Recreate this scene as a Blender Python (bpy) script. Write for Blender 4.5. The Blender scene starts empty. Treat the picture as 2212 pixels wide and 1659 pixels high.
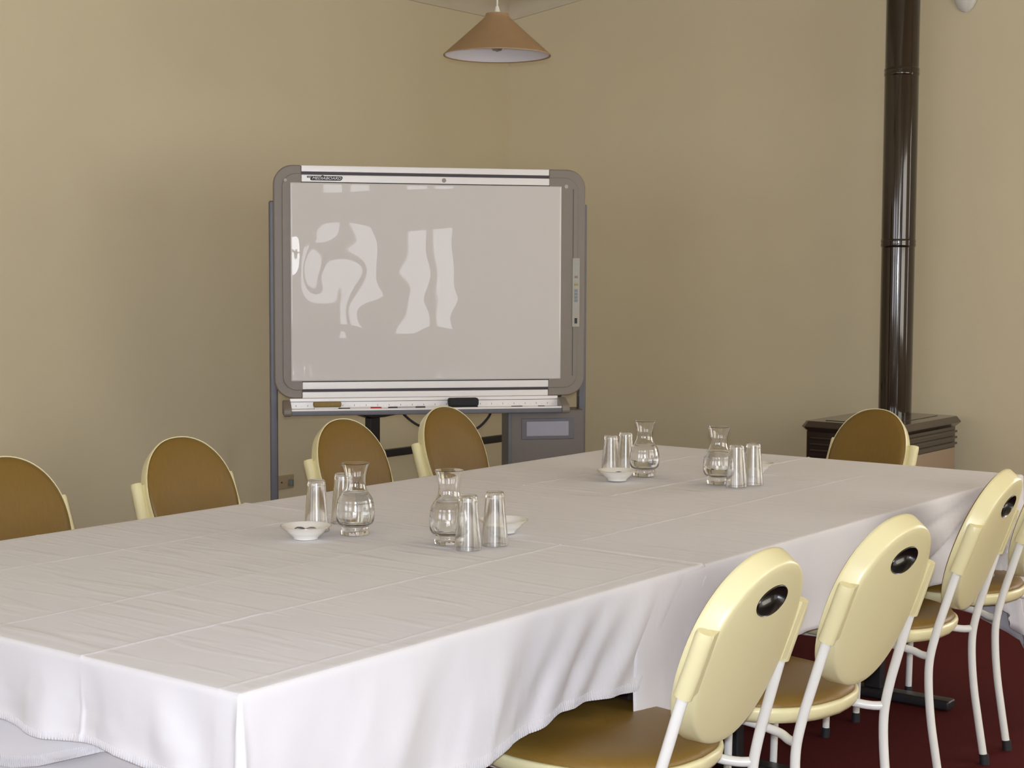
import bpy, bmesh, math, random
from mathutils import Vector, Matrix, noise
random.seed(7)
PI = math.pi
scene = bpy.context.scene
C = scene.collection

# ------------------------------------------------------------------ helpers
def link(o, parent=None):
    C.objects.link(o)
    if parent is not None:
        o.parent = parent
    return o

def mesh(name, verts, faces, mat, parent=None, smooth=True, mats=None, fmat=None):
    me = bpy.data.meshes.new(name)
    me.from_pydata([tuple(v) for v in verts], [], faces)
    for m in (mats or [mat]):
        me.materials.append(m)
    if fmat:
        for p, k in zip(me.polygons, fmat):
            p.material_index = k
    bm = bmesh.new(); bm.from_mesh(me)
    bmesh.ops.recalc_face_normals(bm, faces=bm.faces)
    bm.to_mesh(me); bm.free()
    if smooth:
        me.polygons.foreach_set('use_smooth', [True] * len(me.polygons))
    me.update()
    return link(bpy.data.objects.new(name, me), parent)

class MB:
    """collects shapes that form ONE part"""
    def __init__(s): s.v = []; s.f = []
    def add(s, v, f):
        n = len(s.v); s.v += [tuple(p) for p in v]; s.f += [[i + n for i in q] for q in f]; return s
    def box(s, x0, x1, y0, y1, z0, z1, mtx=None):
        v = [Vector((x, y, z)) for z in (z0, z1) for y in (y0, y1) for x in (x0, x1)]
        if mtx: v = [mtx @ p for p in v]
        return s.add(v, [[0, 2, 3, 1], [4, 5, 7, 6], [0, 1, 5, 4], [2, 6, 7, 3], [0, 4, 6, 2], [1, 3, 7, 5]])
    def lathe(s, prof, c=(0, 0, 0), n=48, closed=False, sx=1, sy=1):
        v = []; f = []
        for r, z in prof:
            for k in range(n):
                a = 2 * PI * k / n
                v.append((c[0] + sx * r * math.cos(a), c[1] + sy * r * math.sin(a), c[2] + z))
        m = len(prof)
        for i in range(m - 1 + (1 if closed else 0)):
            for k in range(n):
                a, b = i * n, ((i + 1) % m) * n
                f.append([a + k, a + (k + 1) % n, b + (k + 1) % n, b + k])
        if not closed:
            if prof[0][0] > 1e-6: f.append(list(range(n)))
            if prof[-1][0] > 1e-6: f.append([(m - 1) * n + k for k in range(n)])
        return s.add(v, f)
    def tube(s, pts, r, n=14, cap=True):
        pts = [Vector(p) for p in pts]; v = []; f = []
        rr = r if isinstance(r, (list, tuple)) else [r] * len(pts)
        up = None
        for i, p in enumerate(pts):
            t = (pts[min(i + 1, len(pts) - 1)] - pts[max(i - 1, 0)]).normalized()
            if up is None:
                up = Vector((1, 0, 0)) if abs(t.x) < .9 else Vector((0, 1, 0))
            u = (up - t * up.dot(t)).normalized(); w = t.cross(u); up = u
            for k in range(n):
                a = 2 * PI * k / n
                v.append(p + rr[i] * (math.cos(a) * u + math.sin(a) * w))
        for i in range(len(pts) - 1):
            for k in range(n):
                f.append([i * n + k, i * n + (k + 1) % n, (i + 1) * n + (k + 1) % n, (i + 1) * n + k])
        if cap:
            f.append(list(range(n))); f.append([(len(pts) - 1) * n + k for k in range(n)])
        return s.add(v, f)
    def prism(s, poly, fn, h0, h1):
        """poly: list of 2D points, fn(p, h) -> 3D"""
        n = len(poly)
        v = [fn(p, h0) for p in poly] + [fn(p, h1) for p in poly]
        f = [list(range(n)), list(range(n, 2 * n))] + [[k, (k + 1) % n, n + (k + 1) % n, n + k] for k in range(n)]
        return s.add(v, f)
    def build(s, name, mat, parent=None, smooth=False, bevel=0, seg=2, angle=35):
        o = mesh(name, s.v, s.f, mat, parent, smooth)
        if bevel:
            b = o.modifiers.new('bevel', 'BEVEL'); b.width = bevel; b.segments = seg
            b.limit_method = 'ANGLE'; b.angle_limit = math.radians(30)
            for p in o.data.polygons: p.use_smooth = True
            w = o.modifiers.new('wn', 'WEIGHTED_NORMAL'); w.keep_sharp = False
        elif smooth:
            sharp(o, angle)
        return o

def sharp(o, angle=35):
    me = o.data
    bm = bmesh.new(); bm.from_mesh(me)
    for e in bm.edges:
        if len(e.link_faces) == 2 and e.calc_face_angle(0) > math.radians(angle): e.smooth = False
    bm.to_mesh(me); bm.free()

def spline(pts, n=8):
    pts = [Vector(p) for p in pts]; out = []
    for i in range(len(pts) - 1):
        p0 = pts[max(i - 1, 0)]; p1 = pts[i]; p2 = pts[i + 1]; p3 = pts[min(i + 2, len(pts) - 1)]
        for k in range(n):
            t = k / n
            out.append(.5 * ((2 * p1) + (p2 - p0) * t + (2 * p0 - 5 * p1 + 4 * p2 - p3) * t * t + (3 * p1 - p0 - 3 * p2 + p3) * t ** 3))
    out.append(pts[-1])
    return out

def tag(o, label, cat, group=None, kind=None):
    if label: o['label'] = label
    if cat: o['category'] = cat
    if group: o['group'] = group
    if kind: o['kind'] = kind
    return o

def thing(name, label, cat, loc=(0, 0, 0), rz=0, group=None):
    o = bpy.data.objects.new(name, None); o.empty_display_size = .05
    C.objects.link(o); o.location = loc; o.rotation_euler = (0, 0, rz)
    return tag(o, label, cat, group)

def dup(root, loc, rz, label):
    r = root.copy(); C.objects.link(r); r.location = loc; r.rotation_euler = (0, 0, rz); r['label'] = label
    for ch in list(root.children):
        c = ch.copy(); C.objects.link(c); c.parent = r
        for g in list(ch.children):
            d = g.copy(); C.objects.link(d); d.parent = c
    return r

def struct(o):
    o['kind'] = 'structure'; return o

# ------------------------------------------------------------------ materials
def mat(name, col, rough=.5, metal=0, spec=.5, noise_amt=0, noise_scale=30, bump=0, bump_scale=200, coat=0, stretch=None, sheen=0, detail=4):
    m = bpy.data.materials.new(name); m.use_nodes = True
    nt = m.node_tree; b = nt.nodes['Principled BSDF']
    b.inputs['Base Color'].default_value = (*col, 1); b.inputs['Roughness'].default_value = rough
    b.inputs['Metallic'].default_value = metal; b.inputs['Specular IOR Level'].default_value = spec
    b.inputs['Coat Weight'].default_value = coat; b.inputs['Coat Roughness'].default_value = .05
    if sheen: b.inputs['Sheen Weight'].default_value = sheen
    tc = nt.nodes.new('ShaderNodeTexCoord'); mp = nt.nodes.new('ShaderNodeMapping')
    nt.links.new(tc.outputs['Object'], mp.inputs[0])
    if stretch: mp.inputs['Scale'].default_value = stretch
    nz = nt.nodes.new('ShaderNodeTexNoise'); nz.inputs['Scale'].default_value = noise_scale; nz.inputs['Detail'].default_value = detail
    nt.links.new(mp.outputs[0], nz.inputs['Vector'])
    mx = nt.nodes.new('ShaderNodeMix'); mx.data_type = 'RGBA'
    mx.inputs['A'].default_value = (*[max(0, c * (1 - noise_amt)) for c in col], 1)
    mx.inputs['B'].default_value = (*[min(1, c * (1 + noise_amt)) for c in col], 1)
    nt.links.new(nz.outputs['Fac'], mx.inputs['Factor']); nt.links.new(mx.outputs['Result'], b.inputs['Base Color'])
    if bump:
        n2 = nt.nodes.new('ShaderNodeTexNoise'); n2.inputs['Scale'].default_value = bump_scale; n2.inputs['Detail'].default_value = 3
        nt.links.new(mp.outputs[0], n2.inputs['Vector'])
        bp = nt.nodes.new('ShaderNodeBump'); bp.inputs['Strength'].default_value = bump; bp.inputs['Distance'].default_value = .002
        nt.links.new(n2.outputs['Fac'], bp.inputs['Height']); nt.links.new(bp.outputs[0], b.inputs['Normal'])
    return m

def emit(name, col, strength):
    m = bpy.data.materials.new(name); m.use_nodes = True; nt = m.node_tree; nt.nodes.clear()
    o = nt.nodes.new('ShaderNodeOutputMaterial'); e = nt.nodes.new('ShaderNodeEmission')
    e.inputs[0].default_value = (*col, 1); e.inputs[1].default_value = strength
    nt.links.new(e.outputs[0], o.inputs[0]); return m

def glass(name, col=(1, 1, 1), ior=1.45, rough=0.0, coat=0, crough=.1):
    m = bpy.data.materials.new(name); m.use_nodes = True; b = m.node_tree.nodes['Principled BSDF']
    b.inputs['Base Color'].default_value = (*col, 1); b.inputs['Roughness'].default_value = rough
    b.inputs['IOR'].default_value = ior; b.inputs['Coat Weight'].default_value = coat; b.inputs['Coat Roughness'].default_value = crough; b.inputs['Transmission Weight'].default_value = 1
    return m

M = {}
M['wall'] = mat('cream wall paint', (.76, .68, .48), .6, noise_amt=.03, noise_scale=3, bump=.25, bump_scale=60)
M['ceil'] = mat('ceiling paint', (.74, .66, .47), .7, noise_amt=.03, noise_scale=3, bump=.1, bump_scale=80)
M['cornice'] = mat('cornice plaster', (.70, .63, .50), .6, noise_amt=.03, noise_scale=8)
M['carpet'] = mat('dark red carpet', (.085, .013, .012), .95, noise_amt=.55, noise_scale=260, bump=.8, bump_scale=400, spec=.1)
M['skirting'] = mat('painted skirting', (.62, .55, .40), .4, noise_amt=.03)
M['cream'] = mat('cream plastic', (.79, .725, .425), .3, noise_amt=.03, noise_scale=8, bump=.06, bump_scale=500)
M['brown'] = mat('brown vinyl', (.205, .120, .023), .42, noise_amt=.16, noise_scale=30, stretch=(14, 1, 1), bump=.12, bump_scale=60, spec=.4)
M['tube'] = mat('white enamel tube', (.84, .83, .78), .25, noise_amt=.02)
M['rubber'] = mat('black rubber', (.02, .02, .022), .6, noise_amt=.2)
M['blackplast'] = mat('black glossy plastic', (.010, .007, .006), .25, noise_amt=.2, coat=.3)
M['blackmetal'] = mat('black metal', (.022, .020, .022), .4, noise_amt=.2)
M['laminate'] = mat('grey table laminate', (.45, .42, .38), .4, noise_amt=.05)
M['bframe'] = mat('grey board plastic', (.225, .195, .165), .45, noise_amt=.04, noise_scale=60, bump=.1, bump_scale=700)
M['bgroove'] = mat('dark groove', (.05, .04, .055), .5, noise_amt=.1)
M['alu'] = mat('brushed aluminium', (.80, .78, .77), .38, metal=.15, noise_amt=.04, noise_scale=40, stretch=(1, 60, 60))
M['post'] = mat('slate grey post', (.13, .13, .15), .4, noise_amt=.08, noise_scale=40)
M['cabinet'] = mat('grey printer cabinet', (.16, .14, .125), .5, noise_amt=.05, noise_scale=60, bump=.1, bump_scale=600)
M['window'] = mat('pale printer window', (.36, .36, .42), .2, noise_amt=.05)
M['dot'] = mat('pale round cap', (.50, .45, .38), .5, noise_amt=.03)
M['greydot'] = mat('grey sensor cap', (.33, .30, .27), .5, noise_amt=.03)
M['ctl'] = mat('control strip', (.38, .36, .30), .4, noise_amt=.03)
M['icon'] = mat('pale blue marks', (.34, .42, .48), .5, noise_amt=.1)
M['iconblue'] = mat('blue grey key', (.19, .23, .27), .5, noise_amt=.1)
M['yellow'] = mat('ochre key', (.34, .27, .09), .5, noise_amt=.1)
M['ink'] = mat('black ink', (.012, .012, .016), .5, noise_amt=.1)
M['letter'] = mat('white lettering', (.82, .82, .84), .5, noise_amt=.02)
M['eraser'] = mat('ochre eraser', (.27, .19, .065), .7, noise_amt=.2, noise_scale=80)
M['duster'] = mat('black duster felt', (.025, .025, .028), .9, noise_amt=.3, noise_scale=200)
M['red'] = mat('red cap', (.50, .03, .03), .35, noise_amt=.05)
M['clearpen'] = mat('clear pen barrel', (.45, .43, .46), .25, noise_amt=.1)
M['whitepen'] = mat('white marker barrel', (.75, .73, .72), .35, noise_amt=.03)
M['china'] = mat('white china', (.80, .78, .72), .15, noise_amt=.02, coat=.4)
M['chinarim'] = mat('tan rim glaze', (.50, .41, .28), .2, noise_amt=.1)
M['wrap'] = mat('dark sweet wrapper', (.025, .015, .035), .3, noise_amt=.3, noise_scale=150)
M['wrapgrey'] = mat('grey sweet wrapper', (.22, .21, .23), .35, noise_amt=.2, noise_scale=150)
M['shade'] = mat('tan lampshade', (.36, .235, .125), .5, noise_amt=.06, noise_scale=20)
M['shadein'] = mat('white lampshade lining', (.80, .78, .80), .5, noise_amt=.02)
M['whiteplast'] = mat('white plastic', (.78, .77, .70), .35, noise_amt=.02)
M['flue'] = mat('dark brown enamel', (.020, .010, .006), .10, noise_amt=.2, coat=.6)
M['stove'] = mat('brown stove enamel', (.030, .018, .012), .16, noise_amt=.2, coat=.5)
M['stovetop'] = mat('grey brown stove top', (.048, .033, .024), .2, noise_amt=.1, coat=.4)
M['stoveside'] = mat('beige stove panel', (.42, .32, .225), .4, noise_amt=.04)
M['outlet'] = mat('beige outlet', (.50, .40, .25), .4, noise_amt=.04)
M['plug'] = mat('grey plug', (.22, .25, .24), .4, noise_amt=.1)
M['opal'] = mat('opal glass shade', (.80, .79, .76), .25, noise_amt=.02)
M['joinery'] = mat('white joinery', (.62, .58, .48), .4, noise_amt=.03)
M['glass'] = glass('clear glass', (1, 1, 1), 1.45, .015, .6, .10)
M['tumbler'] = glass('tumbler glass', (.97, .97, .96), 1.45, .10, 1, .26)
M['water'] = glass('water', (.99, 1, 1), 1.33)
M['day'] = emit('daylight through side window', (.97, .93, .84), 5.4)
M['day2'] = emit('daylight through glazed door', (.95, .95, 1.0), 4.0)
M['fill3'] = emit('added front window fill light', (.96, .97, 1.06), 4.7)  # glow of two unseen front windows, added to brighten the room

M['fill4'] = emit('added side window fill light', (.96, .98, 1.0), 11.0)  # glow of an unseen side window, added near the camera as fill
M['fill6'] = emit('added back window fill light', (.97, .90, .90), 6.8)  # glow of an unseen back-wall window, added as fill
def cloth_mat(name, sx, st=.26):
    m = bpy.data.materials.new(name); m.use_nodes = True; nt = m.node_tree; b = nt.nodes['Principled BSDF']
    b.inputs['Roughness'].default_value = .85; b.inputs['Specular IOR Level'].default_value = .15
    b.inputs['Sheen Weight'].default_value = .15
    tc = nt.nodes.new('ShaderNodeTexCoord')
    def nz(scale, st, det=3, rot=0):
        mp = nt.nodes.new('ShaderNodeMapping'); mp.inputs['Scale'].default_value = st; mp.inputs['Rotation'].default_value = (0, 0, rot)
        n = nt.nodes.new('ShaderNodeTexNoise'); n.inputs['Scale'].default_value = scale; n.inputs['Detail'].default_value = det
        nt.links.new(tc.outputs['Object'], mp.inputs[0]); nt.links.new(mp.outputs[0], n.inputs['Vector']); return n.outputs['Fac']
    mx = nt.nodes.new('ShaderNodeMix'); mx.data_type = 'RGBA'
    mx.inputs['A'].default_value = (.665, .65, .665, 1); mx.inputs['B'].default_value = (.715, .70, .715, 1)
    nt.links.new(nz(5, (1, 1, 1)), mx.inputs['Factor']); nt.links.new(mx.outputs['Result'], b.inputs['Base Color'])
    # soft wrinkles running across the table plus a fine weave
    b1 = nt.nodes.new('ShaderNodeBump'); b1.inputs['Strength'].default_value = st; b1.inputs['Distance'].default_value = .008
    rp = nt.nodes.new('ShaderNodeValToRGB'); rp.color_ramp.elements[0].position = .52; rp.color_ramp.elements[1].position = .74
    nt.links.new(nz(4.0, (1.0, 6.0, 3.0), 1, sx), rp.inputs[0]); nt.links.new(rp.outputs[0], b1.inputs['Height'])
    b2 = nt.nodes.new('ShaderNodeBump'); b2.inputs['Strength'].default_value = .15; b2.inputs['Distance'].default_value = .001
    nt.links.new(nz(420, (1, 1, 1), 2), b2.inputs['Height']); nt.links.new(b1.outputs[0], b2.inputs['Normal'])
    nt.links.new(b2.outputs[0], b.inputs['Normal'])
    return m
M['cloth'] = cloth_mat('white cotton cloth', .25)
M['cloth2'] = cloth_mat('white cotton cloth far', -.12)
M['skirt'] = cloth_mat('white cotton cloth hanging', 0, .05)

def film_mat():
    """glossy whiteboard film, slightly wavy"""
    m = bpy.data.materials.new('whiteboard film'); m.use_nodes = True; nt = m.node_tree; b = nt.nodes['Principled BSDF']
    b.inputs['Base Color'].default_value = (.665, .64, .625, 1); b.inputs['Roughness'].default_value = .5
    b.inputs['Specular IOR Level'].default_value = .2
    b.inputs['Coat Weight'].default_value = 1; b.inputs['Coat Roughness'].default_value = .0; b.inputs['Coat IOR'].default_value = 1.5
    return m
M['film'] = film_mat()

# ------------------------------------------------------------------ camera
CAM = Vector((1.7811, -1.6350, 1.40)); YAW = math.radians(37.446); PIT = math.radians(3.967); ROL = math.radians(-.228)
fwd = Vector((-math.sin(YAW) * math.cos(PIT), math.cos(YAW) * math.cos(PIT), -math.sin(PIT)))
rt = Vector((math.cos(YAW), math.sin(YAW), 0)); dn = fwd.cross(rt)
r2 = math.cos(ROL) * rt + math.sin(ROL) * dn; d2 = -math.sin(ROL) * rt + math.cos(ROL) * dn
cd = bpy.data.cameras.new('camera'); cam = bpy.data.objects.new('camera', cd); C.objects.link(cam)
cd.sensor_fit = 'HORIZONTAL'; cd.sensor_width = 36; cd.lens = 3371.6 / 2212 * 36; cd.clip_start = .05
mw = Matrix((r2, -d2, -fwd)).transposed().to_4x4(); mw.translation = CAM
cam.matrix_world = mw; scene.camera = cam

# ------------------------------------------------------------------ room
XL, YB, XR, YF = -4.21, 6.135, 3.2, -4.2
RK = .134                                   # the ceiling rises towards the window wall
def zc(x): return 2.971 + RK * (x - XL)     # cornice foot on the back wall
CH = .11                                    # cornice height
T = .15
struct(MB().box(XL - T, XR + T, YF - T, YB + T, -.12, 0).build('floor', M['carpet']))
def rake(name, y0, y1, m):
    mb = MB(); poly = [(XL - T, 0), (XR + T, 0), (XR + T, zc(XR + T) + CH), (XL - T, zc(XL - T) + CH)]
    mb.prism(poly, lambda p, h: (p[0], h, p[1]), y0, y1); return mb.build(name, m)
# front wall (behind the camera) with two added window openings, side wall with a window, an added window and a glazed door
def wall_with_holes(name, fn, u0, u1, top, holes, m):
    mb = MB(); us = sorted({u0, u1, *[h[0] for h in holes], *[h[1] for h in holes]})
    for a, b in zip(us[:-1], us[1:]):
        hs = sorted([(h[2], h[3]) for h in holes if h[0] <= a and h[1] >= b]); z = 0
        for z0, z1 in hs:
            if z0 > z: mb.add(*fn(a, b, z, z0, z0))
            z = z1
        mb.add(*fn(a, b, z, top(a), top(b)))
    return mb.build(name, m)
BF = [[0, 2, 3, 1], [4, 5, 7, 6], [0, 1, 5, 4], [2, 6, 7, 3], [0, 4, 6, 2], [1, 3, 7, 5]]
def fn_front(a, b, z0, ta, tb): return [(x, y, z) for zz in (0, 1) for y in (YF - T, YF) for x, z in ((a, ta if zz else z0), (b, tb if zz else z0))], BF
def fn_left(a, b, z0, ta, tb): return [(x, y, z) for zz in (0, 1) for y, z in ((a, ta if zz else z0), (b, tb if zz else z0)) for x in (XL - T, XL)], BF
def fn_side(a, b, z0, ta, tb): return [(x, y, z) for zz in (0, 1) for y, z in ((a, ta if zz else z0), (b, tb if zz else z0)) for x in (XR, XR + T)], BF
FW = [(-3.2, -1.4, .9, 2.3), (-.6, 1.2, .9, 2.3)]
SW = [(-3.9, -2.1, .85, 2.45), (-1.50, .14, 0, 2.75), (1.5, 4.3, .85, 2.45)]
LW = []
BW = [(.6, 2.4, .85, 2.45)]  # opening for the added back window
struct(wall_with_holes('wall_front', fn_front, XL - T, XR + T, lambda x: zc(x) + CH, FW, M['wall']))
struct(wall_with_holes('wall_left', fn_left, YF, YB, lambda y: 3.085, LW, M['wall']))
struct(wall_with_holes('wall_right', fn_side, YF, YB, lambda y: zc(XR) + CH, SW, M['wall']))
def fn_back(a, b, z0, ta, tb): return [(x, y + YB + T - YF, z) for x, y, z in fn_front(a, b, z0, ta, tb)[0]], BF
struct(wall_with_holes('wall_back', fn_back, XL - T, XR + T, lambda x: zc(x) + CH, BW, M['wall']))
# raked ceiling
mb = MB(); x0, x1 = XL - T, XR + T
mb.prism([(x0, zc(x0) + CH), (x1, zc(x1) + CH), (x1, zc(x1) + CH + .1), (x0, zc(x0) + CH + .1)], lambda p, h: (p[0], h, p[1]), YF - T, YB + T)
struct(mb.build('ceiling', M['ceil']))
# cornices
def cove(n=7):
    pts = [(0, 0), (.012, .0)]
    for k in range(n + 1):
        a = PI / 2 * k / n
        pts.append((.012 + .098 * (1 - math.cos(a)), .012 + .086 * math.sin(a)))
    return pts + [(.125, .100), (.125, CH + .012), (0, CH)]
mb = MB(); mb.prism(cove(), lambda p, h: (XL + p[0], h, zc(XL) + p[1] + RK * p[0]), YF, YB); struct(mb.build('trim_1', M['cornice'], None, True, angle=50))
mb = MB(); mb.prism(cove(), lambda p, h: (h, YB - p[0], zc(h) + p[1]), XL, XR); struct(mb.build('trim_2', M['cornice'], None, True, angle=50))
struct(MB().box(XL, XL + .02, YF, YB, 0, .15).build('baseboard_left', M['skirting'], bevel=.004))
struct(MB().box(XL + .02, XR, YB - .02, YB, 0, .15).build('baseboard_back', M['skirting'], bevel=.004))
# windows; all but the long side-wall one are added for fill light
def window(name, fnb, u0, u1, z0, z1, nx, nz, pm):
    fr = MB(); w = .05
    fr.add(*fnb(u0, u0 + w, z0, z1, .02, .1)); fr.add(*fnb(u1 - w, u1, z0, z1, .02, .1))
    fr.add(*fnb(u0, u1, z0, z0 + w, .02, .1)); fr.add(*fnb(u0, u1, z1 - w, z1, .02, .1))
    for k in range(1, nx):
        u = u0 + (u1 - u0) * k / nx; fr.add(*fnb(u - .02, u + .02, z0, z1, .03, .09))
    for k in range(1, nz):
        z = z0 + (z1 - z0) * k / nz; fr.add(*fnb(u0, u1, z - .02, z + .02, .03, .09))
    o = struct(fr.build(name, M['joinery']))
    p = MB().add(*fnb(u0 + .01, u1 - .01, z0 + .01, z1 - .01, .055, .065)); p.build('pane', pm, o)
    return o
def fb_front(a, b, z0, z1, d0, d1): return [(x, y, z) for z in (z0, z1) for y in (YF - d1, YF - d0) for x in (a, b)], BF
def fb_side(a, b, z0, z1, d0, d1): return [(x, y, z) for z in (z0, z1) for y in (a, b) for x in (XR + d0, XR + d1)], BF
window('added_window_1', fb_front, *FW[0], 2, 2, M['fill3'])
window('added_window_2', fb_front, *FW[1], 2, 2, M['fill3'])
window('window_3', fb_side, *SW[2], 4, 2, M['day'])
window('added_window_4', fb_side, *SW[0], 3, 2, M['fill4'])
def fb_back(a, b, z0, z1, d0, d1): return [(x, y, z) for z in (z0, z1) for y in (YB + d0, YB + d1) for x in (a, b)], BF
window('added_window_5', fb_back, *BW[0], 2, 2, M['fill6'])
# glazed double door with a fanlight, tall panes
dr = MB(); Yp = [(-1.38, -1.16), (-1.08, -.86), (-.47, -.25), (-.18, .02)]; Zp = [(.18, .53), (.85, 1.82), (2.145, 2.62)]
ys = [-1.50] + [q for p in Yp for q in p] + [.14]; zs = [0] + [q for p in Zp for q in p] + [2.75]
for i in range(0, len(ys), 2): dr.add(*fb_side(ys[i], ys[i + 1], 0, 2.75, .03, .09))
for i in range(0, len(zs), 2):
    for a, b in Yp: dr.add(*fb_side(a, b, zs[i], zs[i + 1], .03, .09))
door = struct(dr.build('door_1', M['joinery']))
for a, b in Yp:
    for z0, z1 in Zp: MB().add(*fb_side(a, b, z0, z1, .055, .065)).build('pane', M['day2'], door)
MB().tube([(XR + .03, -.66, 1.0), (XR - .03, -.66, 1.0), (XR - .03, -.56, 1.0)], .009).build('door_handle', M['alu'], door, True)

# ------------------------------------------------------------------ tables and cloths
TW, TL, TZ = 1.491, 3.467, .75
tables = [(-.005, .035, 1.93, 'folding table under the near white cloth, in the row beside the cream chair backs'),
          (-.005, 1.94, 3.455, 'folding table under the far white cloth, its black feet showing behind chair legs'),
          (-.75, .035, 1.93, 'folding table under the near white cloth, in the row facing the whiteboard'),
          (-.75, 1.94, 3.455, 'folding table under the far white cloth, in the row facing the whiteboard')]
def folding_table(xr, y0, y1, label):
    t = thing('folding_table', label, 'table', (xr - .37, (y0 + y1) / 2, 0), 0, 'tables pushed together under the cloths')
    h = (y1 - y0) / 2 - .002
    MB().box(-.37, .37, -h, h, .715, .744).build('tabletop', M['laminate'], t, bevel=.003)
    for sgn in (-1, 1):
        yl = sgn * (h - .275)
        leg = MB().box(-.03, .03, yl - .02, yl + .02, .036, .69).build('leg', M['blackmetal'], t, bevel=.004)
        MB().box(-.27, .27, yl - .03, yl + .03, .004, .036).build('foot', M['blackmetal'], leg, bevel=.008)
        MB().box(-.28, .28, yl - .025, yl + .025, .685, .715).build('bracket', M['blackmetal'], leg, bevel=.003)
    MB().box(-.012, .012, -(h - .29), h - .29, .50, .54).build('stretcher', M['blackmetal'], t, bevel=.003)
    return t
for a in tables: folding_table(*a)

def fbm(x, y, z=0, o=3):
    return noise.fractal(Vector((x, y, z)), 1.0, 2.0, o)

def gridlines(a, b, step, crease):
    s = set(); n = max(2, round((b - a) / step))
    for k in range(n + 1): s.add(round(a + (b - a) * k / n, 5))
    for c in crease:
        for d in (-.010, -.006, -.003, 0, .003, .006, .010):
            if a < c + d < b: s.add(round(c + d, 5))
    out = []
    for v in sorted(s):
        if not out or v - out[-1] > .0015: out.append(v)
    out[-1] = b
    return out

def cloth(name, x0, x1, y0, y1, z, cx, cy, sides, drop, fold, m, parent=None, step=.012, hem='', rise=lambda x, y: 0):
    """one table cloth: a creased top and its hanging skirt on the given sides (walked in order L,N,R or R,F,L)"""
    xs = gridlines(x0, x1, step, [c[0] for c in cx]); ys = gridlines(y0, y1, step, [c[0] for c in cy])
    V = []; F = []; ix = {}
    for j, y in enumerate(ys):
        for i, x in enumerate(xs):
            e = min(1, min(x - x0, x1 - x, y - y0, y1 - y) / .03 + .15)
            h = z + e * (.0010 * fbm(x * 3, y * 9 + x * 2.5, 3.1) + .0006 * fbm(x * 9, y * 25, 9.7)) + rise(x, y)
            for c, amp, a, b in cx:
                                if a - .02 <= y <= b + .02: h += amp * math.exp(-((x - c) / .0036) ** 2) * (.8 + .35 * fbm(y * 4, c * 7))
            for c, amp, a, b in cy:
                if a - .02 <= x <= b + .02: h += amp * math.exp(-((y - c) / .0045) ** 2) * (.8 + .35 * fbm(x * 4, c * 7))
            ix[i, j] = len(V); V.append((x, y, h))
    nx, ny = len(xs), len(ys)
    for j in range(ny - 1):
        for i in range(nx - 1): F.append([ix[i, j], ix[i + 1, j], ix[i + 1, j + 1], ix[i, j + 1]])
    ntop = len(F)
    run = {'L': ([ix[0, j] for j in range(ny - 1, -1, -1)], Vector((-1, 0, 0))), 'N': ([ix[i, 0] for i in range(nx)], Vector((0, -1, 0))),
           'R': ([ix[nx - 1, j] for j in range(ny)], Vector((1, 0, 0))), 'F': ([ix[i, ny - 1] for i in range(nx - 1, -1, -1)], Vector((0, 1, 0)))}
    cols = []
    for k, sd in enumerate(sides):
        ids, dr_ = run[sd]
        if k > 0:
            pd = run[sides[k - 1]][1]
            for q in range(1, 12):
                a = PI / 2 * q / 12
                cols.append((ids[0], (pd * math.cos(a) + dr_ * math.sin(a)).normalized(), math.sin(2 * a), sd))
        for v in ids: cols.append((v, dr_, 0, sd))
    rows = [0.0, .004, .010, .02] + [.02 + .98 * ((r + 1) / 22) for r in range(22)]
    prev = None; s = 0; last = None; HP = []; acc = 1
    for v, d, corner, sd in cols:
        p = Vector(V[v])
        if last is not None: s += (p - last).length + (.006 if corner else 0)
        last = p
        D = drop(p.x, p.y, d, corner, sd); col = [v]
        for t in rows[1:]:
            if t < .02:
                out, dz = (.002, -.0008) if t < .005 else (.0045, -.0035)
            else:
                out = .006 + .010 * t + corner * .025 * t ** 1.2 + fold(p.x, p.y, s, t, D, sd) * min(1, t * 1.6) ** 1.1
                dz = -.006 - (D - .006) * (t - .02) / .98
                if t > .90: out += .0012
            col.append(len(V)); V.append((p.x + d.x * out, p.y + d.y * out, p.z + dz))
        if prev and hem and sd in hem and not corner:
            a0, b0 = Vector(V[prev[-3]]), Vector(V[col[-3]]); a1, b1 = Vector(V[prev[-1]]), Vector(V[col[-1]])
            L = (b1 - a1).length; nst = max(1, round(L / .006))
            for q in range(nst):
                u = (q + .2) / nst; w = (q + .65) / nst
                c4 = [a0.lerp(b0, u), a0.lerp(b0, w), a1.lerp(b1, w), a1.lerp(b1, u)]
                HP.append([p_ + d * .0009 for p_ in c4] + [p_ - d * .0004 for p_ in c4])
        if prev:
            for r in range(len(rows) - 1):
                q = [prev[r], col[r], col[r + 1], prev[r + 1]]
                if q[0] == q[1]: q = q[1:]
                F.append(q)
        prev = col
    o = mesh(name, V, F, m, parent, mats=[m, M['skirt']], fmat=[0] * ntop + [1] * (len(F) - ntop))
    so = o.modifiers.new('thickness', 'SOLIDIFY'); so.thickness = .0014; so.offset = -1
    if HP:
        hb = MB()
        for q in HP: hb.add(q, [[0, 1, 2, 3], [4, 5, 6, 7], [0, 1, 5, 4], [1, 2, 6, 5], [2, 3, 7, 6], [3, 0, 4, 7]])
        h = hb.build('hem_stitching', M['skirt'], o); h['kind'] = 'stuff'
    return o

def lerp(x, pts):
    if x <= pts[0][0]: return pts[0][1]
    for (a, u), (b, v) in zip(pts[:-1], pts[1:]):
        if x <= b: return u + (v - u) * (x - a) / (b - a)
    return pts[-1][1]

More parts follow.
